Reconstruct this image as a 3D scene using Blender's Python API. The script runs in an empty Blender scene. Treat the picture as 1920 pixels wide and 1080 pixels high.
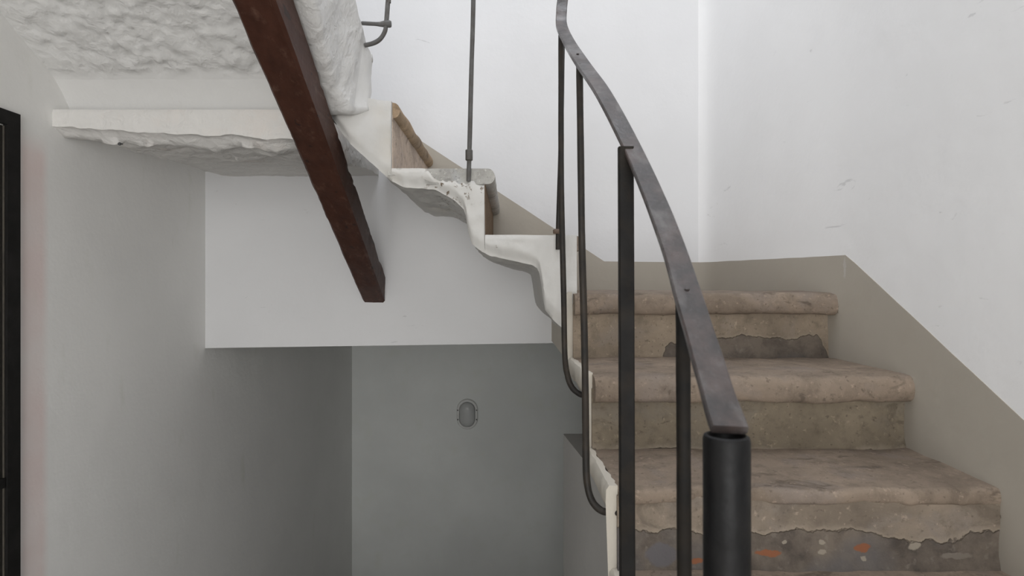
import bpy, math, random
from mathutils import Vector, Matrix, noise

# ------------------------------------------------------------------ camera, light, exposure
EYE = 1.6                      # eye height over the hall floor; z below is given relative to the eye
sc = bpy.context.scene
col = sc.collection
cam_d = bpy.data.cameras.new('camera'); cam = bpy.data.objects.new('camera', cam_d); col.objects.link(cam)
cam_d.sensor_width = 36; cam_d.lens = 20.25; cam_d.clip_start = 0.02
cam.location = (0, 0, EYE); cam.rotation_euler = (math.radians(90), 0, 0)
cam_d.dof.use_dof = True; cam_d.dof.focus_distance = 1.9; cam_d.dof.aperture_fstop = 9
sc.camera = cam

w = bpy.data.worlds.new('sky'); sc.world = w; w.use_nodes = True
w.node_tree.nodes['Background'].inputs[0].default_value = (0.78, 0.86, 1.0, 1)
w.node_tree.nodes['Background'].inputs[1].default_value = 0.5

def area(name, loc, rot, sx, sy, power, colr):
    l = bpy.data.lights.new(name, 'AREA'); l.shape = 'RECTANGLE'; l.size = sx; l.size_y = sy
    l.energy = power; l.color = colr
    o = bpy.data.objects.new(name, l); o.location = loc; o.rotation_euler = rot; col.objects.link(o)
    return o
# daylight through the hall opening behind the camera and through the skylight over the stairwell
area('daylight_hall_opening', (-0.1, -2.62, EYE - 0.25), (math.radians(90), 0, 0), 1.7, 2.5, 74, (1.0, 0.985, 0.96))
area('daylight_skylight', (-0.05, 0.9, EYE + 3.45), (0, 0, 0), 1.3, 1.9, 46, (0.93, 0.95, 1.0))

vs = sc.view_settings
vs.view_transform = 'Standard'; vs.look = 'None'; vs.gamma = 1.0; vs.use_curve_mapping = False
vs.exposure = -0.05

# ------------------------------------------------------------------ helpers
random.seed(3)
def n3(x, y, z, s, seed=0.0):
    return noise.noise(Vector((x*s + seed, y*s + seed*1.7, z*s - seed)))
def fr(x, y, z, s, seed=0.0, o=3):
    return noise.fractal(Vector((x*s + seed, y*s - seed, z*s + seed*.6)), 0.9, 2.1, o)
def interp(pts, x):
    if x <= pts[0][0]: return pts[0][1]
    for (a, va), (b, vb) in zip(pts, pts[1:]):
        if x <= b: return va + (vb - va)*(x - a)/(b - a) if b > a else vb
    return pts[-1][1]
def sstep(a, b, x):
    t = max(0.0, min(1.0, (x - a)/(b - a))); return t*t*(3 - 2*t)

def tag(o, label=None, cat=None, group=None, kind=None):
    if label: o['label'] = label
    if cat: o['category'] = cat
    if group: o['group'] = group
    if kind: o['kind'] = kind
    return o
def empty(name, loc):
    o = bpy.data.objects.new(name, None); o.location = (loc[0], loc[1], loc[2] + EYE); col.objects.link(o)
    o.empty_display_size = 0.1
    return o
def wloc(o):
    v = Vector(o.location)
    return v + wloc(o.parent) if o.parent else v
def mesh(name, verts, faces, mat, parent=None, smooth=False, angle=None):
    """verts (X, depth, z relative to the eye) in place; the object origin is put at the bottom centre of the mesh"""
    xs = [v[0] for v in verts]; ys = [v[1] for v in verts]; zs = [v[2] for v in verts]
    o0 = Vector(((min(xs)+max(xs))/2, (min(ys)+max(ys))/2, min(zs)))
    me = bpy.data.meshes.new(name)
    me.from_pydata([Vector(v) - o0 for v in verts], [], faces)
    me.validate()
    import bmesh
    bm = bmesh.new(); bm.from_mesh(me); bmesh.ops.recalc_face_normals(bm, faces=bm.faces[:])
    if angle is not None:
        for f in bm.faces: f.smooth = True
        for e in bm.edges:
            if len(e.link_faces) == 2 and e.calc_face_angle(0) > angle: e.smooth = False
    bm.to_mesh(me); bm.free()
    if smooth:
        me.polygons.foreach_set('use_smooth', [True]*len(me.polygons))
    me.materials.append(mat)
    o = bpy.data.objects.new(name, me); col.objects.link(o)
    w_ = o0 + Vector((0, 0, EYE))
    if parent:
        o.parent = parent; o.location = w_ - wloc(parent)
    else:
        o.location = w_
    return o
def loft(rings, cap=True):
    n = len(rings[0]); V = []; Fc = []
    for r in rings: V += r
    for i in range(len(rings)-1):
        for j in range(n):
            k = (j+1) % n
            Fc.append((i*n+j, i*n+k, (i+1)*n+k, (i+1)*n+j))
    if cap:
        Fc.append(tuple(range(n))[::-1]); Fc.append(tuple((len(rings)-1)*n + j for j in range(n)))
    return V, Fc
def boxes(bs):
    V = []; Fc = []
    for (x0, x1, y0, y1, z0, z1) in bs:
        b = len(V)
        V += [(x0,y0,z0),(x1,y0,z0),(x1,y1,z0),(x0,y1,z0),(x0,y0,z1),(x1,y0,z1),(x1,y1,z1),(x0,y1,z1)]
        Fc += [(b,b+3,b+2,b+1),(b+4,b+5,b+6,b+7),(b,b+1,b+5,b+4),(b+1,b+2,b+6,b+5),(b+2,b+3,b+7,b+6),(b+3,b,b+4,b+7)]
    return V, Fc
def catmull(pts, sub):
    P = [Vector(p) for p in pts]; out = []
    for i in range(len(P)-1):
        p0 = P[max(i-1,0)]; p1 = P[i]; p2 = P[i+1]; p3 = P[min(i+2,len(P)-1)]
        for k in range(sub):
            t = k/sub
            out.append(0.5*((2*p1) + (p2-p0)*t + (2*p0-5*p1+4*p2-p3)*t*t + (3*p1-p0-3*p2+p3)*t**3))
    out.append(P[-1]); return out
def sweep(path, section, u0, twist=None):
    """section: list of (a,b); a along the width vector u, b along the normal; parallel-transported"""
    P = [Vector(p) for p in path]; rings = []; u = Vector(u0)
    for i, p in enumerate(P):
        t = (P[min(i+1,len(P)-1)] - P[max(i-1,0)]).normalized()
        u = (u - t*u.dot(t)).normalized(); v = u.cross(t)
        s = section(i, len(P)) if callable(section) else section
        rings.append([tuple(p + u*a + v*b) for a, b in s])
    return rings
def circle(r, n=14, sq=1.0):
    return [(r*math.cos(2*math.pi*k/n), r*sq*math.sin(2*math.pi*k/n)) for k in range(n)]
def rrect(a, b, c):
    return [(-a+c,-b),(a-c,-b),(a,-b+c),(a,b-c),(a-c,b),(-a+c,b),(-a,b-c),(-a,-b+c)]
def px(x, y, d):               # a point at depth d on the sight line of the photograph's pixel
    return ((x-960)/1080*d, d, (540-y)/1080*d)

# ------------------------------------------------------------------ materials
class NT:
    def __init__(s, name, rough=0.8):
        s.m = bpy.data.materials.new(name); s.m.use_nodes = True
        s.t = s.m.node_tree; s.b = s.t.nodes['Principled BSDF']; s.b.inputs['Roughness'].default_value = rough
        s.b.inputs['Specular IOR Level'].default_value = 0.25
        g = s.t.nodes.new('ShaderNodeNewGeometry'); s.pos = g.outputs['Position']
    def node(s, typ, **kw):
        n = s.t.nodes.new(typ)
        for k, v in kw.items(): setattr(n, k, v)
        return n
    def link(s, a, b): s.t.links.new(a, b)
    def mapping(s, scale=(1,1,1), loc=(0,0,0), rot=(0,0,0)):
        n = s.node('ShaderNodeMapping'); n.inputs['Scale'].default_value = scale
        n.inputs['Location'].default_value = loc; n.inputs['Rotation'].default_value = rot
        s.link(s.pos, n.inputs[0]); return n.outputs[0]
    def noise(s, scale, detail=4, rough=.55, vec=None, dist=0):
        n = s.node('ShaderNodeTexNoise'); n.inputs['Scale'].default_value = scale
        n.inputs['Detail'].default_value = detail; n.inputs['Roughness'].default_value = rough
        n.inputs['Distortion'].default_value = dist
        s.link(vec or s.pos, n.inputs['Vector']); return n.outputs['Fac']
    def voro(s, scale, vec=None, feat='F1', rnd=1.0):
        n = s.node('ShaderNodeTexVoronoi', feature=feat); n.inputs['Scale'].default_value = scale
        n.inputs['Randomness'].default_value = rnd
        s.link(vec or s.pos, n.inputs['Vector']); return n.outputs['Distance']
    def ramp(s, fac, a, b, ca=0.0, cb=1.0):
        n = s.node('ShaderNodeMapRange'); n.inputs['From Min'].default_value = a; n.inputs['From Max'].default_value = b
        n.inputs['To Min'].default_value = ca; n.inputs['To Max'].default_value = cb
        s.link(fac, n.inputs['Value']); return n.outputs['Result']
    def math(s, op, a, b=None):
        n = s.node('ShaderNodeMath', operation=op)
        for i, v in enumerate((a, b)):
            if v is None: continue
            if hasattr(v, 'links') or not isinstance(v, (int, float)): s.link(v, n.inputs[i])
            else: n.inputs[i].default_value = v
        return n.outputs[0]
    def mix(s, fac, a, b, mode='MIX'):
        n = s.node('ShaderNodeMix', data_type='RGBA', blend_type=mode)
        for i, v in ((0, fac), (6, a), (7, b)):
            if isinstance(v, (int, float)): n.inputs[i].default_value = v
            elif isinstance(v, tuple): n.inputs[i].default_value = (*v, 1)
            else: s.link(v, n.inputs[i])
        return n.outputs[2]
    def xyz(s):
        n = s.node('ShaderNodeSeparateXYZ'); s.link(s.pos, n.inputs[0]); return n.outputs
    def color(s, c): s.link(c, s.b.inputs['Base Color'])
    def bump(s, h, strength=.3, dist=.01, prev=None):
        n = s.node('ShaderNodeBump'); n.inputs['Strength'].default_value = strength; n.inputs['Distance'].default_value = dist
        s.link(h, n.inputs['Height'])
        if prev is not None: s.link(prev, n.inputs['Normal'])
        s.link(n.outputs[0], s.b.inputs['Normal']); return n.outputs[0]
    def rough(s, v): s.link(v, s.b.inputs['Roughness'])

def plaster(name, base, var=.06, b1=.18, b2=.12, scratches=False, warm=None, rough_relief=False):
    M = NT(name, .85)
    big = M.noise(1.6, 4); fine = M.noise(38, 5, .6)
    dark = tuple(c*(1-var) for c in base)
    c = M.mix(M.ramp(big, .35, .65), dark, base)
    if warm: c = M.mix(M.ramp(M.noise(5, 4, .6), .55, .75, 0, .6), c, warm)
    if scratches:
        v = M.mapping((9, 9, 30), rot=(0, .5, .2))
        sm = M.ramp(M.noise(1.0, 6, .62, v, 1.2), .66, .70, 0, .5)
        gate = M.ramp(M.noise(2.3, 2), .52, .58)
        c = M.mix(M.math('MULTIPLY', sm, gate), c, tuple(x*.62 for x in base))
    M.color(c)
    if rough_relief:
        v = M.mapping((1, 1, 1))
        lum = M.noise(24, 5, .5, v, .35)
        if 'rough_white' in name:       # the first hand's breadth over the fascia is trowelled smooth
            lum = M.math('MULTIPLY', lum, M.ramp(M.xyz()[1], 1.585, 1.61, 1, .12))
        p = M.bump(lum, b1, .02)
        M.bump(fine, b2, .006, p)
    else:
        p = M.bump(M.noise(7, 4, .5), b1, .012)
        M.bump(fine, b2, .004, p)
    return M

WHITE = (.80, .80, .80)
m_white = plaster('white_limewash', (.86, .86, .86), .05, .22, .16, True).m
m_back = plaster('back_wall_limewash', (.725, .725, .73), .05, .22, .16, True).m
M = plaster('left_wall_limewash', (.87, .865, .845), .06, .22, .2)      # with the pink stain beside the door and worn patches
X, Y, Z = M.xyz()
base_sock = M.b.inputs['Base Color'].links[0].from_socket
band = M.math('MULTIPLY', M.ramp(Y, 1.49, 1.51), M.ramp(Y, 1.565, 1.59, 1, 0))
band = M.math('MULTIPLY', band, M.ramp(Z, EYE+.42, EYE+.36))
band = M.math('MULTIPLY', band, M.ramp(M.noise(4, 3), .25, .6, .35, 1))
c = M.mix(M.math('MULTIPLY', band, .75), base_sock, (.80, .655, .63))
v = M.mapping((4, 7, 2.2)); st = M.ramp(M.noise(1.6, 5, .6, v), .63, .78, 0, .35)
c = M.mix(st, c, (.64, .65, .56)); M.color(c)
m_left = M.m
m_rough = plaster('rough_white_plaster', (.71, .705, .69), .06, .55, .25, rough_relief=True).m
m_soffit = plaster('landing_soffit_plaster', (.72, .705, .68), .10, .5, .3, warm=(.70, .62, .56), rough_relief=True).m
M = plaster('lumpy_whitewash_coat', (.60, .59, .565), .08, .4, .35, warm=(.55, .515, .455))
X, Y, Z = M.xyz()
near = M.math('MULTIPLY', M.math('MULTIPLY', M.ramp(X, -.27, -.22), M.ramp(X, -.09, -.075, 1, 0)), M.ramp(Z, EYE+.235, EYE+.28))
chips = M.math('MULTIPLY', M.ramp(M.noise(70, 4, .6), .60, .64), near)
specks = M.math('MULTIPLY', M.ramp(M.noise(34, 3, .6), .72, .75), .5)
c = M.mix(M.math('MAXIMUM', chips, specks), M.b.inputs['Base Color'].links[0].from_socket, (.17, .135, .10)); M.color(c)
m_coat = M.m
m_edge = plaster('cream_edge_coat', (.58, .54, .47), .14, .35, .4, warm=(.46, .40, .32)).m
m_grey_wall = plaster('grey_cellar_wall', (.80, .815, .795), .10, .25, .25, warm=(.72, .735, .67)).m
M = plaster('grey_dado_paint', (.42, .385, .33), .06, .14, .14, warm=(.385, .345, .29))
X, Y, Z = M.xyz()                # shade of crumbled holes, painted as dark spots where the steps meet the wall, and a rubbed pale mark at the bend
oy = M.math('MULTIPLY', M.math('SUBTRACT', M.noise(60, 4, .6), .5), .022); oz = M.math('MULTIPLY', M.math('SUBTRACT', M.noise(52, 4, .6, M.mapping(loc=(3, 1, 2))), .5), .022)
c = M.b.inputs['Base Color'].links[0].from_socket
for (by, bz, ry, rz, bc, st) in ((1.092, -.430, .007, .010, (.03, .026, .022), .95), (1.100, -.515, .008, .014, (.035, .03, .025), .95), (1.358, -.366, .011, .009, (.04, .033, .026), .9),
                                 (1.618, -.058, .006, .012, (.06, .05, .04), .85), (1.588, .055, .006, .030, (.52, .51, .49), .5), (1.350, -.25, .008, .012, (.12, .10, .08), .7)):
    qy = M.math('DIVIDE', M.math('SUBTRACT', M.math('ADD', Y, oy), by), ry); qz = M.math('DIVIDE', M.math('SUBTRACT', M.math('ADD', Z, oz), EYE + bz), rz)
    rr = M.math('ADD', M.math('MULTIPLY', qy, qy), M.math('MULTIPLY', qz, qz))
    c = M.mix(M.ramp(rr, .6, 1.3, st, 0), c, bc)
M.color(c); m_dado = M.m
m_floor = plaster('worn_floor', (.60, .57, .53), .2, .2, .2).m

def stone(name, base, light=1.3, dark=.5, seed=0.0):
    M = NT(name, .82); M.b.inputs['Specular IOR Level'].default_value = .2
    v = M.mapping(loc=(seed, seed*.7, 0))
    a = M.noise(4.5, 7, .66, v, .4); b_ = M.noise(75, 5, .65, v); g = M.noise(26, 6, .68, v)
    c = M.mix(M.ramp(a, .32, .66), tuple(x*.72 for x in base), tuple(x*light for x in base))
    c = M.mix(M.ramp(M.noise(8, 4, .6, v, .5), .52, .66, 0, .7), c, (base[0]*.92, base[1]*.97, base[2]*1.08))    # cool grey wear
    c = M.mix(M.ramp(g, .30, .50, .65, 0), c, tuple(x*.55 for x in base))                                      # mottling
    v2 = M.mapping((6, 13, 13), loc=(seed*1.3, 0, seed))
    spots = M.ramp(M.noise(1.5, 6, .62, v2, .8), .60, .66, 0, .8)
    c = M.mix(spots, c, tuple(x*dark for x in base))                                                           # dark stains
    c = M.mix(M.ramp(b_, .60, .70, 0, .6), c, tuple(min(1, x*1.7) for x in base))                              # pale grit
    c = M.mix(M.ramp(M.noise(110, 2, .5, v), .36, .28, 0, .6), c, tuple(x*.45 for x in base))                  # pits
    M.color(c)
    p = M.bump(g, .5, .008)
    M.bump(b_, .4, .003, p)
    return M
m_tread = stone('worn_brown_stone', (.228, .180, .139)).m
m_tread_grey = stone('grey_stone', (.44, .43, .40)).m
_o, _p = (.25, .095, .045), (.30, .265, .215)
BITS = [((x-960)/1080*1.089, (540-y)/1080*1.089, a/1080*1.089, b/1080*1.089, c) for x, y, a, b, c in
        ((1617, 1026, 15, 9, _o), (1440, 1037, 26, 7, _o), (1306, 1053, 12, 6, _o), (1716, 1021, 13, 12, _p), (1543, 1034, 9, 6, _p),
         (1540, 1018, 7, 4, _p), (1619, 1046, 7, 5, _p), (1471, 1014, 6, 4, _p), (1790, 1040, 30, 6, (.19, .165, .14)), (1240, 1040, 30, 22, (.125, .118, .125)))]
def riser_mat(name, z0, h, amp, base=(.278, .224, .168), brick=False, gate=None, seed=0.0):
    """plastered riser whose coat has broken away in crisp-edged patches at the foot"""
    M = stone(name, base, 1.2, .62, seed)
    c0 = M.b.inputs['Base Color'].links[0].from_socket
    X, Y, Z = M.xyz()
    v = M.mapping((1, 1, 1), loc=(seed*2.1, 0, seed))
    n1 = M.math('ADD', M.math('MULTIPLY', M.math('SUBTRACT', M.noise(7, 6, .58, v), .5), amp),
                M.math('MULTIPLY', M.math('SUBTRACT', M.noise(2.2, 2, .5, v), .5), amp*.9))
    val = M.math('ADD', M.math('SUBTRACT', EYE + z0 + h, Z), n1)
    if gate:
        val = M.math('SUBTRACT', val, M.math('MULTIPLY', M.math('SUBTRACT', 1.0, M.math('MULTIPLY', M.ramp(X, gate[0], gate[0]+.06), M.ramp(X, gate[1], gate[1]+.05, 1, 0))), .1))
    mask = M.ramp(val, 0, .0035)
    rim = M.math('MULTIPLY', M.ramp(val, -.010, -.001), M.ramp(val, 0, .002, 1, 0))
    pc = M.mix(M.ramp(M.noise(13, 7, .68), .36, .62), (.075, .063, .054), (.165, .137, .112))
    pc = M.mix(M.ramp(M.noise(60, 4, .6), .60, .70, 0, .5), pc, (.22, .19, .16))
    pc = M.mix(M.ramp(M.noise(6, 2), .5, .62, 0, .6), pc, (.115, .11, .112))
    if brick:
        # brick and mortar bits that show in the broken patch: (x, z, half width, half height, colour)
        ox = M.math('MULTIPLY', M.math('SUBTRACT', M.noise(55, 4, .6), .5), .022); oz = M.math('MULTIPLY', M.math('SUBTRACT', M.noise(48, 4, .6, M.mapping(loc=(3, 1, 2))), .5), .016)
        for (bx, bz, rx, rz, bc) in BITS:
            qx = M.math('DIVIDE', M.math('SUBTRACT', M.math('ADD', X, ox), bx), rx)
            qz = M.math('DIVIDE', M.math('SUBTRACT', M.math('ADD', Z, oz), EYE + bz), rz)
            rr = M.math('ADD', M.math('MULTIPLY', qx, qx), M.math('MULTIPLY', qz, qz))
            pc = M.mix(M.ramp(rr, .7, 1.1, .9, 0), pc, bc)
    c = M.mix(M.math('MULTIPLY', rim, .55), c0, (.30, .255, .20))
    c = M.mix(mask, c, pc); M.color(c)
    prev = M.b.inputs['Normal'].links[0].from_socket
    M.bump(M.math('SUBTRACT', 1.0, mask), .8, .006, prev)
    return M.m

M = NT('brown_painted_timber', .52); M.b.inputs['Specular IOR Level'].default_value = .22
v = M.mapping((30, 3, 30), rot=(.48, 0, 0))
g = M.noise(1.0, 5, .6, v); c = M.mix(M.ramp(g, .3, .7), (.040, .015, .009), (.066, .026, .016))
c = M.mix(M.ramp(M.noise(1.0, 6, .65, M.mapping((40, 9, 40), rot=(.48, 0, 0))), .56, .70, 0, .55), c, (.135, .075, .055))
v2 = M.mapping((26, 14, 40)); nick = M.ramp(M.noise(1.0, 3, .5, v2), .66, .69)
c = M.mix(M.math('MULTIPLY', nick, .8), c, (.02, .012, .01))
M.color(c); p = M.bump(g, .35, .006); M.bump(M.noise(40, 4), .25, .004, p); m_beam = M.m

def iron(name, base, rust, rough=.42, worn=None, spec=.3):
    M = NT(name, rough); M.b.inputs['Specular IOR Level'].default_value = spec
    a = M.noise(24, 5, .6)
    c = M.mix(M.ramp(a, .42, .66, 0, .85), base, rust)
    if worn:
        v = M.mapping((30, 14, 14)); c = M.mix(M.ramp(M.noise(1.0, 5, .65, v), .52, .7, 0, .8), c, worn)
    M.color(c); p = M.bump(M.noise(55, 4, .6), .35, .003); M.bump(M.noise(9, 3), .3, .008, p)
    M.rough(M.ramp(M.noise(13, 3), .3, .7, rough-.1, rough+.2))
    return M.m
m_bar = iron('dark_iron', (.022, .020, .0178), (.042, .033, .025), .5, spec=.25)
m_bar_dark = iron('black_iron', (.010, .0095, .009), (.020, .016, .012), .55, spec=.18)
m_bar_grey = iron('grey_weathered_iron', (.10, .098, .095), (.075, .066, .058), .5, (.16, .155, .15))
m_rail = iron('worn_handrail_iron', (.030, .025, .024), (.075, .055, .050), .34, (.12, .112, .108), spec=.5)
m_post = iron('black_painted_iron', (.0045, .0045, .005), (.008, .0075, .0075), .42, spec=.2)
m_door = iron('dark_door_metal', (.010, .0095, .009), (.016, .015, .014), .6, spec=.2)
m_doorleaf = iron('dark_door_leaf', (.020, .018, .016), (.030, .027, .023), .55, spec=.2)
M = NT('lamp_grey_plastic', .5); M.color(M.mix(M.noise(30, 3), (.62, .62, .60), (.74, .74, .72))); m_lampbody = M.m
M = NT('lamp_frosted_glass', .22); M.b.inputs['Transmission Weight'].default_value = .45; M.b.inputs['IOR'].default_value = 1.3
M.color(M.mix(M.noise(20, 3), (.74, .75, .74), (.84, .85, .84))); M.bump(M.noise(60, 2), .15, .003); m_glass = M.m
M = NT('lamp_bulb_glass', .3); M.color(M.mix(M.noise(20, 2), (.78, .78, .77), (.85, .85, .84))); m_bulb = M.m
M = NT('screw_steel', .4); M.color(M.mix(M.noise(80, 2), (.05, .05, .05), (.1, .1, .1))); m_screw = M.m

# ------------------------------------------------------------------ setting
XL = -1.278; DB = 2.40; FLOOR = -1.60; TOP = 3.5; REAR = -2.45
def structure(name, V, Fc, mat, label=None, cat=None, angle=None):
    o = mesh(name, V, Fc, mat, angle=angle); tag(o, label, cat, kind='structure'); return o
structure('wall_left', *boxes([(XL-.25, XL, REAR-.3, 4.9, -4.2, TOP)]), m_left, 'grey-white limewashed wall running along the left into the dark', 'wall')
# right wall: straight beside the lower flight, then leaning slightly inward to the corner
rp = [(.922, REAR-.3), (.922, 1.45), (.921, 1.55), (.912, 1.66), (.895, 1.78), (.845, 2.12), (.818, 2.30), (.806, 2.36), (.785, 2.395), (.76, 2.41)]
V = []; Fc = []
for (x, d) in rp: V += [(x, d, -4.2), (x, d, TOP), (x+.3, d+.02, TOP), (x+.3, d+.02, -4.2)]
for i in range(len(rp)-1):
    for j in range(4):
        k = (j+1) % 4; Fc.append((i*4+j, i*4+k, i*4+4+k, i*4+4+j))
Fc += [(0,1,2,3), tuple((len(rp)-1)*4+j for j in (3,2,1,0))]
structure('wall_right', V, Fc, m_white, 'bright white wall on the right with scuffs above the grey dado', 'wall', angle=.5)
# back wall over the passage: lower edge sags slightly to the left
V, Fc = boxes([(XL-.1, 1.05, DB, DB+.24, -.24, TOP)])
V = [(x, y, (-.2505 + (x-XL)*.0145) if z < 0 else z) for x, y, z in V]
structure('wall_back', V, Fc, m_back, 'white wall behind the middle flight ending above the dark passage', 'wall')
structure('wall_passage', *boxes([(XL-.2, 1.3, 4.6, 4.85, -4.2, .3)]), m_grey_wall, 'grey wall at the far end of the passage, carrying an oval lamp', 'wall')
structure('wall_passage_side', *boxes([(.93, 1.2, 2.42, 4.7, -4.2, .2)]), m_grey_wall)
structure('ceiling_passage', *boxes([(XL-.1, 1.2, DB+.24, 4.7, -.2, -.05)]), m_grey_wall)
# low plinth wall under the lower flight
pl = [(.2116, 2.37), (.2116, 2.356), (.352, 1.12), (.93, 1.12), (.93, 2.37)]
V = [(x, d, z) for z in (-4.0, -.60) for x, d in pl]; k = len(pl)
Fc = [tuple(range(k))[::-1], tuple(range(k, 2*k))] + [(i, (i+1) % k, k+(i+1) % k, k+i) for i in range(k)]
structure('wall_plinth', V, Fc, plaster('plinth_render', (.50, .49, .47), .12, .25, .25).m, 'low grey wall under the lower stair flight', 'wall')
# rear wall with the hall opening, ceilings, floor
structure('wall_rear', *boxes([(XL-.2, -.95, REAR-.15, REAR, FLOOR, TOP), (.75, 1.1, REAR-.15, REAR, FLOOR, TOP),
                               (-.95, .75, REAR-.15, REAR, 1.05, TOP)]), m_white)
structure('ceiling_hall', *boxes([(XL-.1, 1.1, REAR, -.55, 2.05, 2.22)]), m_white)
structure('ceiling_roof', *boxes([(XL-.2, -.75, REAR-.2, 2.7, TOP, TOP+.1), (.65, 1.3, REAR-.2, 2.7, TOP, TOP+.1),
                                  (-.75, .65, REAR-.2, -.1, TOP, TOP+.1), (-.75, .65, 1.9, 2.7, TOP, TOP+.1)]), m_white)
steps = [(XL-.1, 1.0, REAR-.2, 1.10, FLOOR-.2, FLOOR)]
for i in range(13):
    steps.append((XL-.1, 1.3, 1.10 + i*.27, 1.37 + i*.27 + (.6 if i == 12 else 0), FLOOR-.19*(i+1)-.3, FLOOR-.19*(i+1)))
structure('floor', *boxes(steps), m_floor)

# grey dado: a thin paint-and-render layer proud of the walls, following the flight
def band_mesh(name, pts, mat, low, thick, label):
    """pts: (x, d, ztop, nx, ny) wall point and outward normal"""
    V = []; Fc = []
    for (x, d, zt, nx, ny) in pts:
        for z in (low, zt):
            V += [(x, d, z), (x + nx*thick, d + ny*thick, z)]
    for i in range(len(pts)-1):
        a = i*4; b = a+4
        Fc += [(a+1, b+1, b+3, a+3), (a+3, b+3, b+2, a+2), (a, a+2, b+2, b), (a, b, b+1, a+1)]
    e = (len(pts)-1)*4
    Fc += [(0, 1, 3, 2), (e, e+2, e+3, e+1)]
    o = mesh(name, V, Fc, mat, angle=.5); tag(o, label, 'dado', kind='structure'); return o
dz = [(-1.2, -1.58), (1.035, -.2396), (1.585, .0905), (2.4, .107)]
pts = []
for i in range(len(rp)-1):
    (x0, d0), (x1, d1) = rp[i], rp[i+1]
    n = max(1, int(abs(d1-d0)/.06))
    for k in range(n):
        t = k/n; d = d0+(d1-d0)*t; x = x0+(x1-x0)*t
        if d < -.9: continue
        L = math.hypot(x1-x0, d1-d0)
        pts.append((x, d, interp(dz, d) + .0012*n3(x, d, 0, 11), -(d1-d0)/L, (x1-x0)/L))
ins = (.9182, 1.585, .0905, -1, 0)
pts = sorted([p for p in pts if abs(p[1]-1.585) > .012] + [ins, (.76, 2.41, .107, -.7, -.7)], key=lambda p: p[1])
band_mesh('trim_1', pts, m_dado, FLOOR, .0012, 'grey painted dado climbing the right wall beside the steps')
pts = [(.79, DB, .107, 0, -1), (.60, DB, .1085, 0, -1), (.384, DB, .111, 0, -1)]
for k in range(1, 13):
    t = k/12; x = .384 + (-.387-.384)*t
    pts.append((x, DB, .111 + (.618-.111)*t + .0012*n3(x, 1, 0, 12), 0, -1))
pts.append((-.7, DB, .62, 0, -1))
V = []; Fc = []
lowz = lambda x: interp([(-.7, .51), (-.36, .51), (-.35, .325), (-.09, .325), (-.08, .13), (.18, .13), (.19, -.07), (.9, -.07)], x)
pp = []
for (x, d, zt, nx, ny) in pts:
    pp.append((x, d, zt, nx, ny))
def band2(name, pts, label):
    V = []; Fc = []
    for (x, d, zt, nx, ny) in pts:
        for z in (min(lowz(x), zt-.05), zt): V += [(x, d, z), (x, d-.0012, z)]
    for i in range(len(pts)-1):
        a = i*4; b = a+4
        Fc += [(a+1, b+1, b+3, a+3), (a+3, b+3, b+2, a+2), (a, a+2, b+2, b), (a, b, b+1, a+1)]
    e = (len(pts)-1)*4; Fc += [(0, 1, 3, 2), (e, e+2, e+3, e+1)]
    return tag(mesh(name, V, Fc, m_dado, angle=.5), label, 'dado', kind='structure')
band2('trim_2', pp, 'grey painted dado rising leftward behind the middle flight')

# door in the left wall, only its far jamb in view
dj = 1.484; dt = .4466
door = structure('door_1', *boxes([(XL-.02, XL+.012, dj-.038, dj, FLOOR, dt), (XL-.02, XL+.012, dj-.96, dj-.922, FLOOR, dt), (XL-.02, XL+.012, dj-.922, dj-.038, dt-.036, dt)]), m_door,
                 'dark metal door with frame in the left wall', 'door')
lf = mesh('door_leaf', *boxes([(XL-.02, XL+.003, dj-.922, dj-.0415, FLOOR+.01, dt-.04)]), m_doorleaf, door)
for (z0, z1) in ((-.50, -.475), (-1.0, -.975)):
    mesh('rail', *boxes([(XL+.003, XL+.009, dj-.92, dj-.0415, z0, z1)]), m_door, lf)
mesh('gap_highlight_strip', *boxes([(XL-.02, XL+.006, dj-.0425, dj-.0395, FLOOR+.01, dt-.04)]), iron('gap_highlight_metal', (.10, .09, .075), (.06, .055, .05), .4), lf)  # highlight along the leaf's gap, put in as a paler strip

# ------------------------------------------------------------------ staircase
stair = empty('staircase', (.55, .6, FLOOR))
tag(stair, 'plastered masonry staircase with worn brown stone steps turning leftward and overhead', 'staircase')

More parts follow.
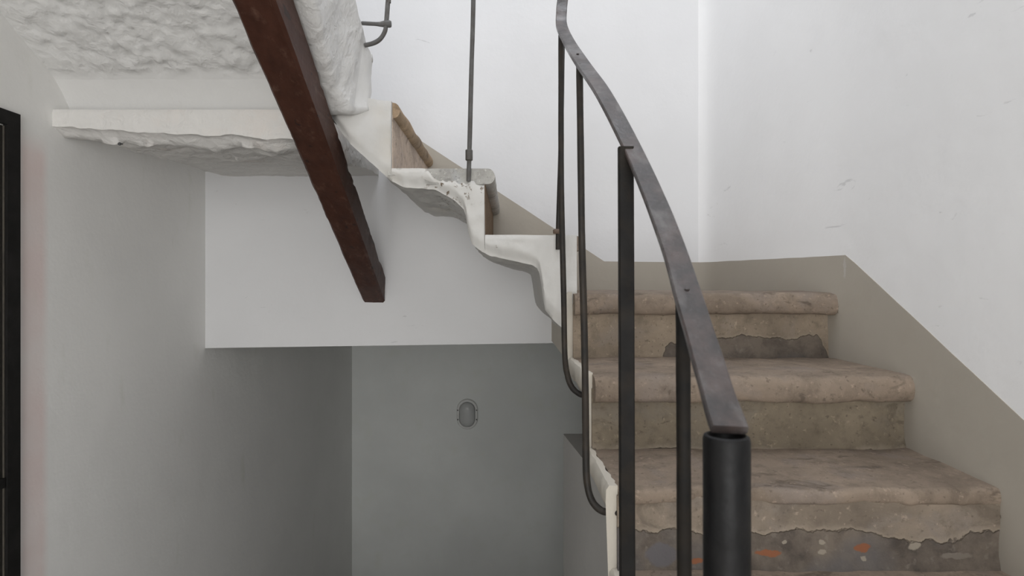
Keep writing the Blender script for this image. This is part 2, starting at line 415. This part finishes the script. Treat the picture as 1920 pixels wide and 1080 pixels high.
# ---- lower flight: treads A (landing), B, C, D and on down to the hall floor
NZ = [-.010, -.200, -.376, -.532, -.715, -.90, -1.08, -1.26, -1.43]        # tread tops
RD = [1.670, 1.361, 1.098, .825, .55, .27, -.01, -.29, -.57]               # riser planes
OH = [.052, .045, .014, .03, .03, .03, .03, .03, .03]                       # overhang of the nosing
XW = .935
def XT(d): return .178 + max(0, 1.62-d)*.045 if d > 1.08 else .2023
def step_at(d):
    for i, r in enumerate(RD):
        if d >= r: return i
    return len(RD)
def zt_low(d):
    i = step_at(d); return NZ[i] if i < len(NZ) else FLOOR
ds = []
d = -.575
while d < 1.70: ds.append(d); d += .009
for r in RD: ds += [r-.0015, r+.0005]
ds = sorted(ds)
rings = []
for d in ds:
    zt = zt_low(d) - .001; i = step_at(d)
    up = RD[i-1] if 0 < i < len(RD) else 2.4
    lo = RD[i] if i < len(RD) else -1
    fr_ = 1 - sstep(0, .16, d - lo)                    # towards the front of the tread the coat swells outward
    xl = XT(d) - .019 - .004*fr_ + .004*fr(0, d, zt, 16, 2.0)
    xt = XT(d) + .006*fr(1, d, zt, 22, 5.0)
    zl = -.01 - .66*(1.62 - d) - .33
    zlip = .055 + .012*fr(2, d, 0, 12)
    ring = [(xt, d, zt - .0), (xl + .007, d, zt + .002*n3(0, d, 0, 30)), (xl + .001, d, zt - .008), (xl, d, zt - zlip*.6), (xl + .010, d, zt - zlip)]
    ring += [(xl + .22, d, min(zl, zt - .1)), (XW, d, min(zl, zt - .1)), (XW, d, zt - .062), (xt, d, zt - .062)]
    rings.append(ring)
low = mesh('lower_flight', *loft(rings), m_edge, stair, angle=.7)
tag(low, 'cream plastered edge of the lower flight')
# landing slab behind the top riser
mesh('landing_slab', *boxes([(.165, .93, 1.70, DB, -.22, -.072)]), m_edge, stair)

def tread(name, z, dn, d1, x0f, x1, th, mat, parent, seed, nosing=.03, wob=.0042, n=90):
    """stone slab running along X with a rounded nosing facing the camera"""
    rings = []
    for k in range(n+1):
        t = k/n; x = 0
        prof = []
        r = th/2
        def P(d, zz):
            X0 = x0f(d) if callable(x0f) else x0f
            X = X0 + (x1-X0)*t
            a = fr(X, d, zz, 9, seed)*wob + n3(X, d, zz, 40, seed)*wob*.35
            e = sstep(.0, .035, t)                      # the end rounds off towards the well
            return (X, d + a*1.2 + (1-e)*.006, zz + a - (1-e)*.003)
        for q in range(9):
            an = math.pi/2 + math.pi*q/8
            ca, sa = math.cos(an), math.sin(an)
            ca = math.copysign(abs(ca)**.8, ca); sa = math.copysign(abs(sa)**.8, sa)
            prof.append(P(dn + r*.75*(1 + ca), z - .003 - r + r*sa))
        prof.append(P(d1, z - th)); 
        m = 7
        for q in range(m): 
            dd = d1 + (dn + r*1.1 - d1)*q/(m-1)
            wear = -.004*sstep(.12, .0, dd-dn)*(.5+.5*math.sin(math.pi*t))
            pq = P(dd, z); prof.append((pq[0], pq[1], pq[2] + wear))
        rings.append(prof)
    return mesh(name, *loft(rings), mat, parent, angle=.75)
def riser_w(name, z0, z1, dr, x0, x1, mat, parent, seed):
    n = 50; m = 10; V = []; Fc = []
    for j in range(m+1):
        z = z0 + (z1-z0)*j/m
        for k in range(n+1):
            X = x0 + (x1-x0)*k/n
            a = fr(X, 0, z, 10, seed)*.004
            foot = -.010*math.exp(-((z-z0)/.02)**2)*(.6+.6*n3(X, 0, 0, 9, seed))
            V.append((X, dr + a + foot, z))
    for j in range(m):
        for k in range(n):
            b = j*(n+1)+k; Fc.append((b, b+1, b+n+2, b+n+1))
    o = len(V); 
    V += [(x0, dr+.03, z0), (x1, dr+.03, z0), (x1, dr+.03, z1), (x0, dr+.03, z1)]
    Fc += [(o, o+3, o+2, o+1), tuple(range(0, n+1))[::-1] + (o, o+1), tuple(m*(n+1)+k for k in range(n+1)) + (o+2, o+3),
           tuple(j*(n+1) for j in range(m+1)) + (o+3, o), tuple(j*(n+1)+n for j in range(m, -1, -1)) + (o+1, o+2)]
    return mesh(name, V, Fc, mat, parent, angle=.8)
for i in range(len(NZ)):
    back = DB + .0 if i == 0 else RD[i-1] + .012
    th = .062 if i != 2 else .030
    x1 = .93
    tread('tread', NZ[i], RD[i]-OH[i], back, XT, x1, th, m_tread, low, 3.1*i + 1, nosing=.03)
    zlow = NZ[i+1] if i+1 < len(NZ) else FLOOR
    rm = (riser_mat('riser_plaster_top', -.2, .042, .15, gate=(.40, .88), seed=1.0) if i == 0 else
          riser_mat('riser_plaster_second', -.376, -.002, .07, base=(.190, .157, .115), seed=4.0) if i == 1 else
          riser_mat('riser_plaster_third', -.532, .068, .13, base=(.235, .192, .150), brick=True, seed=2.6) if i == 2 else m_tread)
    ro = riser_w('riser', zlow - .004, NZ[i] - th*.6, RD[i] - .009, XT(RD[i]) - .002, .93, rm, low, 5.3*i + 2)
    if i == 2: tag(ro, 'riser with large broken plaster patch and brick showing')

# ---- middle flight: its inner edge faces the camera at depth DI
DI = 1.68
zb_pts = [(-.60, .49), (-.51, .482), (-.4635, .412), (-.404, .359), (-.358, .319), (-.3235, .300), (-.2255, .289), (-.165, .2535), (-.138, .225),
          (-.130, .168), (-.119, .130), (-.088, .106), (-.059, .094), (.008, .078), (.060, .068), (.078, .055), (.088, .0), (.095, -.06), (.124, -.095), (.155, -.125), (.20, -.20)]
MZ = [.155, .350, .547]; MX = [.190, -.080, -.352]; MN = [.213, -.050, -.329]      # tread tops, riser planes, nosings
def zt_mid(x):
    if x > MX[0]: return -.012
    if x > MX[1]: return MZ[0] + .008*(x*-1+.05)
    if x > MX[2]: return MZ[1]
    return MZ[2]
xs = []; x = -.52
while x < .19: xs.append(x); x += .006
for r in MX: xs += [r - .0008, r + .0008]
xs = sorted(v for v in xs if v <= .1895)
rings = []
for x in xs:
    zb = interp(zb_pts, x) + .004*fr(x, 0, 0, 18, 3)
    zt = zt_mid(x)
    # on the second step the whitewash has flaked off the stone's end
    flake = sstep(-.26, -.21, x) * (1 - sstep(-.081, -.079, x))
    ztc = zt - flake*(.040 + .018*fr(x, 1, 0, 26, 8))
    ztc = max(ztc, zb + .03)
    nf = 16; ring = []
    for j in range(nf+1):
        t = j/nf; z = zb + (ztc - zb)*t
        h = z - zb
        rnd = .016*(1 - sstep(0, .035, h))
        topr = .004*(1 - sstep(0, .012, ztc - z))
        ring.append((x, DI - .055*sstep(-.36, -.47, x) + rnd + topr + .006*fr(x, 0, z, 13, 4) + .002*n3(x, 0, z, 45), z))
    ring += [(x, DI + .022, ztc + .001), (x, DI + .024, max(zt - .034, zb + .016)), (x, DB + .01, max(zt - .034, zb + .016))]
    ns = 34
    for j in range(ns+1):
        t = j/ns; dd = DB + .01 + (DI + .022 - DB - .01)*t
        am = sstep(0, .05, dd - DI - .02)
        ring.append((x, dd, zb + am*(.012*fr(x*.8, dd*1.6, 0, 11, 6) + .004*n3(x, dd, 0, 42)) + .004*sstep(0, .1, dd-DI)))
    rings.append(ring)
mid = mesh('middle_flight', *loft(rings), m_coat, stair, angle=1.1)
tag(mid, 'whitewashed lumpy underside and edge of the middle flight')
def tread_mid(z, xn, x1, th, mat, seed, d0=DI+.003, n=24, full=.062):
    rings = []; r = th/2
    for k in range(n+1):
        d = d0 + (DB + .005 - d0)*k/n; prof = []
        for q in range(9):
            an = -math.pi/2 + math.pi*q/8
            X = xn - r*.9 + r*.9*math.cos(an) ; zz = z - r + r*math.sin(an)
            a = fr(X, d, zz, 10, seed)*.0025
            prof.append((X + a - .02*(k/n)*.0, d, zz + a))
        for (X, zz) in ((x1, z), (x1, z-.02), (xn-full-.012, z-.02), (xn-full, z-th)): prof.append((X, d, zz))
        rings.append(prof)
    return mesh('tread', *loft(rings), mat, mid, angle=.75)
tread_mid(MZ[0], MN[0], MX[1]-.01, .045, m_tread, 1.5, d0=DI+.026)
tread_mid(MZ[1]-.001, MN[1], MX[2]-.01, .046, m_tread_grey, 2.5, d0=DI+.004, full=.20)
m_tan = stone('tan_stone', (.34, .25, .165)).m
m_tan_l = stone('pink_tan_riser', (.46, .37, .30)).m
tread_mid(MZ[2], MN[2], -.46, .046, m_tan, 3.5, d0=DI+.018)
def riser_x(x, z0, z1, mat, th=.02, d0=DI+.012):
    V, Fc = boxes([(x-th, x+.002, d0, DB+.004, z0, z1)])
    return mesh('riser', V, Fc, mat, mid)
riser_x(MX[0], -.02, MZ[0]-.04, m_tan_l, d0=DI+.024)
riser_x(MX[1], MZ[0]-.01, MZ[1]-.04, stone('rust_brown_riser', (.17, .115, .07)).m)
riser_x(MX[2], MZ[1]-.01, MZ[2]-.04, m_tan_l)

# ---- corner landing above left: fascia, broken lower lip, rough soffit
DF = 1.60
rings = []; x = XL - .012
while x < -.548:
    zf = interp([(-1.3, .452), (-1.2, .442), (-1.0, .432), (-.8, .424), (-.6, .412), (-.4, .41)], x) + .007*fr(x, 3, 0, 14, 2)
    left = 1 - sstep(0, .10, x - XL)
    topz = .497
    ring = []
    for j in range(9):
        t = j/8; z = zf + (topz - zf)*t
        ring.append((x, DF + .004*(1-sstep(0, .012, topz - z)) + .0025*fr(x, 0, z, 10, 5), z))
    ring += [(x, DF + .07, topz + .003), (x, DF + .075, .546), (x, DB + .01, .546)]
    zback = .466
    ns = 50
    for j in range(ns+1):
        t = j/ns; dd = DB + .01 + (DF + .012 - DB - .01)*t; u = (DB - dd)/(DB - DF)
        base = zback + (zf - .022 - zback)*sstep(0, 1, u)
        lip = .024*sstep(.035, .0, dd - DF - .012)
        rough = .013*fr(x*.55, dd*1.5, 0, 16, 7) + .007*abs(fr(x*.8, dd*2, 0, 36, 9, 2))
        amp = sstep(0, .03, dd - DF)*(1 - .55*sstep(.1, .5, dd-DF))*(1-.5*left)
        ring.append((x, dd, base + lip*.8 + rough*amp + left*.02*sstep(0, .2, dd-DF)))
    rings.append(ring); x += .0075
land = mesh('corner_landing', *loft(rings), m_soffit, stair, angle=1.1)
tag(land, 'white fascia and rough soffit of the upper corner landing')

# ---- upper flight, climbing back over the camera on the left
dl = []
d = 1.682
while d > 1.05: dl.append(d); d -= .0085
while d > -.62: dl.append(d); d -= .05
rings = []
for d in dl:
    if d > 1.60:
        t = (1.672 - d)/.072; t = max(0, min(1, t))
        zs = .498 + (.593 - .498)*(t**.75)
    else: zs = .593 + .60*(1.60 - d)
    ze = .480 + .52*(1.60 - d) if d < 1.60 else .480 + .35*(d - 1.60)
    xe = -.474 + .115*min(.45, max(-.05, 1.60 - d))
    xtp = -.410 - .04*max(-.03, min(.5, 1.65 - d))
    xe += (xtp - .004 - xe)*max(0, min(1, (d - 1.53)/.13))
    ztp = .678 + .60*(1.652 - d)
    ra = sstep(1.612, 1.585, d)
    ring = []; nx = 110
    for k in range(nx+1):
        X = XL - .012 + (-.555 - XL + .012)*k/nx
        nearwall = 1 - sstep(0, .12, X - XL)
        warp = .03*fr(X, d, 0, 5, 1)
        lump = .0085*fr(X + warp, (d + warp)*1.5, 0, 15, 3) + .007*abs(fr(X + warp, d*1.9 + warp, 0, 30, 6, 2))
        small = .004*fr(X, d*1.5, 0, 60, 2, 2)
        ring.append((X, d, zs + ra*(lump + small)*(1-.75*nearwall) + .003*fr(X, d, 0, 5, 8) + .03*nearwall*0))
    ring += [(-.548, d, zs - .01), (-.545, d, min(ze, zs-.012) + .004)]
    for k in range(5):
        X = -.545 + (xe - .012 + .545)*k/4
        ring.append((X, d, ze + .0015*fr(X, d, 0, 18, 4)))
    ns = 16
    for k in range(ns+1):
        t = k/ns; z = ze + .012 + (ztp - ze - .012)*t
        X = xe + (xtp - xe)*t + .006*fr(0, d, z, 14, 6)
        ring.append((X, d, z))
    ring += [(xtp - .012, d, ztp + .006), (xtp - .05, d, ztp + .004), (XL - .012, d, ztp - .01)]
    rings.append(ring)
up = mesh('upper_flight', *loft(rings), m_rough, stair, angle=1.2)
tag(up, 'rough white soffit and edge of the upper flight')
# rounded stone nosing end poking out at its first step
V, Fc = loft([[(x, 1.676 + c*.8, .668 + s) for c, s in circle(.012, 10)] for x in (-.60, -.45, -.415, -.4065)])
mesh('nosing', V, Fc, m_coat, up, smooth=True)

# ------------------------------------------------------------------ timber beam
bp = dict(X0=-.574, z0=-.004, dx=-.0415, dz=-.518, w=.090, h=.1, roll=-.008)
a = Vector((bp['dx'], 1, bp['dz'])).normalized()
r_ = (Vector((1, 0, 0)) - a*a.x).normalized(); u_ = r_.cross(a)
R_ = r_*math.cos(bp['roll']) + u_*math.sin(bp['roll']); U_ = -r_*math.sin(bp['roll']) + u_*math.cos(bp['roll'])
o_ = Vector((bp['X0'], DB, bp['z0']))
rings = []
N_ = 150
for i in range(N_+1):
    s = -2.35 + (2.35 + .10)*i/N_
    c = .007; hw, hh = bp['w']/2, bp['h']/2
    tip = sstep(.0, .045, s + .02)*.0
    sec = []
    pts_ = [(-hw+c,-hh),(-hw*.3,-hh),(hw*.35,-hh),(hw-c,-hh),(hw-.002,-hh+.002+c*.4),(hw,-hh+c),(hw,-hh*.3),(hw,hh*.35),(hw,hh-c),(hw-c,hh),(-hw+c,hh),(-hw,hh-c),(-hw,-hh+c)]
    for (p_, q_) in pts_:
        w3 = o_ + a*s + R_*p_ + U_*q_
        e = .0022*fr(w3.x*2, w3.y*.5, w3.z*2, 9, 3) + .0012*fr(w3.x, w3.y, w3.z, 45, 5, 2)
        w3 = w3 + (R_*p_ + U_*q_).normalized()*e
        # worn, splintered upper-right arris
        if p_ > hw*.9 and q_ > hh*.2:
            w3 = w3 - R_*max(0, .010*fr(w3.x, w3.y*1.2, w3.z, 26, 9, 2) - .002)
        sec.append(tuple(w3))
    rings.append(sec)
beam = mesh('timber_beam', *loft(rings), m_beam, angle=.6)
tag(beam, 'dark brown painted timber beam sloping down under the upper flight into the white wall', 'beam')

# ------------------------------------------------------------------ iron railing
railing = empty('stair_railing', (.175, .47, FLOOR))
tag(railing, 'dark wrought-iron stair railing with flat handrail, thin balusters and thick end post', 'railing')
rp_ = [px(1368, 806, .470), px(1349, 750, .500), px(1322, 660, .555), px(1293, 565, .620), px(1264, 470, .70), px(1226, 370, .80),
       px(1182, 272, .92), px(1131, 176, 1.04), px(1091, 118, 1.19), px(1066, 78, 1.40), px(1053, 48, 1.55), px(1053, 18, 1.585), px(1055, -20, 1.60),
       (.125, 1.61, .95), (.05, 1.625, 1.09), (-.13, 1.635, 1.24), (-.33, 1.60, 1.40), (-.37, 1.4, 1.58), (-.38, .6, 2.06), (-.38, -.3, 2.5)]
path = catmull(rp_, 9)
def sec_rail(i, n):
    k = 1 + .05*n3(i*.13, 0, 0, 1)
    return rrect(.0148*k, .0042, .0015)
rings = sweep(path, sec_rail, (1, 0, 0))
rail = mesh('handrail', *loft(rings), m_rail, railing, angle=.6)
tag(rail, 'flat worn iron handrail')
for (x_, y_, d_) in ((1212, 349, .835), (1083, 103, 1.24), (1287, 545, .632)):
    c_ = Vector(px(x_, y_, d_)); 
    V = []; Fc = []
    rr = .0032
    for k in range(5):
        th = math.pi/2*k/4
        for j in range(10):
            V.append(tuple(c_ + Vector((rr*math.cos(th)*math.cos(j*.628), rr*math.cos(th)*math.sin(j*.628)*.8 - .002, rr*.55*math.sin(th) + .002*1 - .001))))
    Fc = [(k*10+j, k*10+(j+1) % 10, (k+1)*10+(j+1) % 10, (k+1)*10+j) for k in range(4) for j in range(10)] + [tuple(range(10))[::-1], tuple(range(40, 50))]
    mesh('rivet', V, Fc, m_rail, rail, smooth=True)
def bar(name, pts, r, mat, parent=None, sub=6, square=False, n=12):
    P = catmull(pts, sub)
    s = (lambda i, nn: rrect(r, r*.6, r*.15)) if square else (lambda i, nn: circle(r*(1+.06*n3(i*.4, r*99, 0, 1)), n))
    return mesh(name, *loft(sweep(P, s, (1, 0, 0))), mat, parent or railing, angle=.6)
# end post: thick tube with a cap, carrying the end of the handrail
pc = Vector((.1750, .470, 0))
rings = []
for (z, r) in ((FLOOR, .0185), (-1.0, .0185), (-.4, .0186), (-.135, .0186), (-.1235, .0186), (-.1205, .0176), (-.1195, .0150), (-.1215, .0140), (-.135, .0135)):
    rings.append([(pc.x + .004*(-.12 - z)*.6 + r*math.cos(k*math.pi/16), pc.y + r*math.sin(k*math.pi/16), z) for k in range(32)])
post = mesh('newel_post', *loft(rings), m_post, railing, angle=.6)
tag(post, 'thick black tubular end post')
# balusters beside the lower flight, feet bent into the stair edge
b = bar('baluster', [px(1052, 66, 1.52), px(1052, 250, 1.51), px(1053, 380, 1.50), px(1057, 558, 1.50), px(1059, 664, 1.50), px(1064, 704, 1.495), px(1073, 727, 1.49), px(1087, 739, 1.48), px(1100, 742, 1.47)], .0074, m_bar)
b = bar('baluster', [px(1086.5, 122, 1.175), px(1089, 300, 1.165), px(1091, 450, 1.16), px(1095, 600, 1.15), px(1097, 700, 1.145), px(1098.5, 823, 1.14), px(1100, 897, 1.135), px(1109, 937, 1.13), px(1127, 957, 1.12), px(1146, 960, 1.11), px(1160, 961, 1.10)], .0070, m_bar)
d_ = .91
bar('baluster', [px(1173, 276, d_), px(1174, 500, d_), px(1175, 800, d_), px(1176, 1080, d_), px(1177, 1300, d_), px(1186, 1370, d_), px(1215, 1390, d_)], .0118, m_bar_dark, square=True)
d_ = .635
bar('baluster', [px(1280, 556, d_), px(1281, 700, d_), px(1282, 900, d_), px(1283, 1080, d_), px(1285, 1500, d_), px(1290, 1590, d_), px(1320, 1640, d_)], .0080, m_bar_dark)
# balusters on the middle flight
b = bar('baluster', [px(1055, 58, 1.60), px(1053, 200, 1.63), px(1049, 350, 1.66), px(1046.5, 430, 1.672), px(1046, 468, 1.676)], .0066, m_bar)
cx = px(1044, 434, 1.667)
V, Fc = loft([[(cx[0] + rr*math.cos(k*math.pi/7), cx[1] + rr*math.sin(k*math.pi/7), cx[2] + z) for k in range(14)] for z, rr in ((-.007, .008), (-.006, .011), (.004, .0115), (.007, .008))])
mesh('collar', V, Fc, iron('rusty_collar', (.11, .085, .07), (.15, .10, .07), .6), b, smooth=True)
b = bar('baluster', [(-.105, 1.632, 1.225), px(887.5, 0, 1.655), px(884, 130, 1.665), px(880.5, 270, 1.672), px(878.5, 340, 1.675)], .0066, m_bar_grey)
cx = px(879.5, 291, 1.672)
V, Fc = loft([[(cx[0] + rr*math.cos(k*math.pi/4+.39), cx[1] + rr*math.sin(k*math.pi/4+.39), cx[2] + z) for k in range(8)] for z, rr in ((-.0155, .0095), (-.0135, .0112), (.0135, .0112), (.0155, .0095))])
mesh('collar', V, Fc, m_bar_grey, b)
# baluster of the upper flight: straight bar, flattened arm and curved stay into the edge
db = 1.615
b = bar('baluster', [(-.345, 1.61, 1.41), px(729, -30, db), px(727.5, 0, db), px(724.5, 42, db)], .0066, m_bar_grey)
bar('stay', [px(724.5, 40, db), px(722, 58, db), px(713, 73, db), px(700, 81, db), px(684, 85, db)], .0062, m_bar_grey, b)
P = [Vector(px(678, 43.5, db)), Vector(px(705, 45, db)), Vector(px(712, 45.5, db)), Vector(px(722, 45, db)), Vector(px(731, 45, db)), Vector(px(733.5, 45, db))]
wd = [.0055, .0055, .0065, .0095, .0100, .008]
V, Fc = loft(sweep(P, lambda i, n: circle(wd[i], 12, .9), (0, 0, 1)))
mesh('arm', V, Fc, m_bar_grey, b, angle=.7)

# ------------------------------------------------------------------ oval wall lamp in the passage
LX, LZ, LD = (876.5-960)/1080*4.6, (540-775.5)/1080*4.6, 4.6
lamp = empty('bulkhead_lamp', (LX, LD, LZ-.12))
tag(lamp, 'small oval bulkhead lamp with frosted glass on the dark passage wall', 'lamp')
def stadium(hw, hh, d, n=14):
    out = []
    for k in range(n+1):
        an = math.pi*k/n; out.append((LX + hw*math.cos(an), d, LZ + (hh-hw) + hw*math.sin(an)))
    for k in range(n+1):
        an = math.pi + math.pi*k/n; out.append((LX + hw*math.cos(an), d, LZ - (hh-hw) + hw*math.sin(an)))
    return out
V, Fc = loft([stadium(.083, .119, 4.6), stadium(.083, .119, 4.575), stadium(.079, .115, 4.567), stadium(.064, .100, 4.566), stadium(.062, .098, 4.590)])
mesh('housing', V, Fc, m_lampbody, lamp, angle=.6)
V, Fc = loft([stadium(.0615, .0975, 4.585), stadium(.061, .097, 4.562), stadium(.055, .091, 4.545), stadium(.043, .079, 4.533), stadium(.024, .060, 4.527), stadium(.012, .048, 4.526)])
mesh('glass_cover', V, Fc, m_glass, lamp, smooth=True)
prof = [(0.003, .060), (.02, .055), (.029, .038), (.030, .022), (.024, 0), (.014, -.018), (.013, -.045)]
V, Fc = loft([[(LX + r*math.cos(k*math.pi/8), 4.562 + .6*r*math.sin(k*math.pi/8) - .004, LZ + .0 + z) for k in range(16)] for r, z in prof])
mesh('bulb', V, Fc, m_bulb, lamp, smooth=True)
for sx in (-1, 1):
    for zz in (.034, -.040):
        V, Fc = loft([[(LX + sx*.0745 + .0055*math.cos(k*math.pi/5), dd, LZ + zz + .0055*math.sin(k*math.pi/5)) for k in range(10)] for dd in (4.572, 4.564)])
        mesh('screw', V, Fc, m_screw, lamp)

# ------------------------------------------------------------------ nail in the landing's lower lip
V, Fc = loft([[(x_ + r*math.cos(k*math.pi/4), d_, z_ + r*math.sin(k*math.pi/4)) for k in range(8)]
              for (x_, d_, z_, r) in ((-1.1012, 1.628, .407, .0022), (-1.101, 1.618, .405, .0022), (-1.101, 1.617, .4045, .0048), (-1.101, 1.614, .404, .0044))])
tag(mesh('nail', V, Fc, m_screw), 'small dark nail head under the broken lip of the corner landing', 'nail')
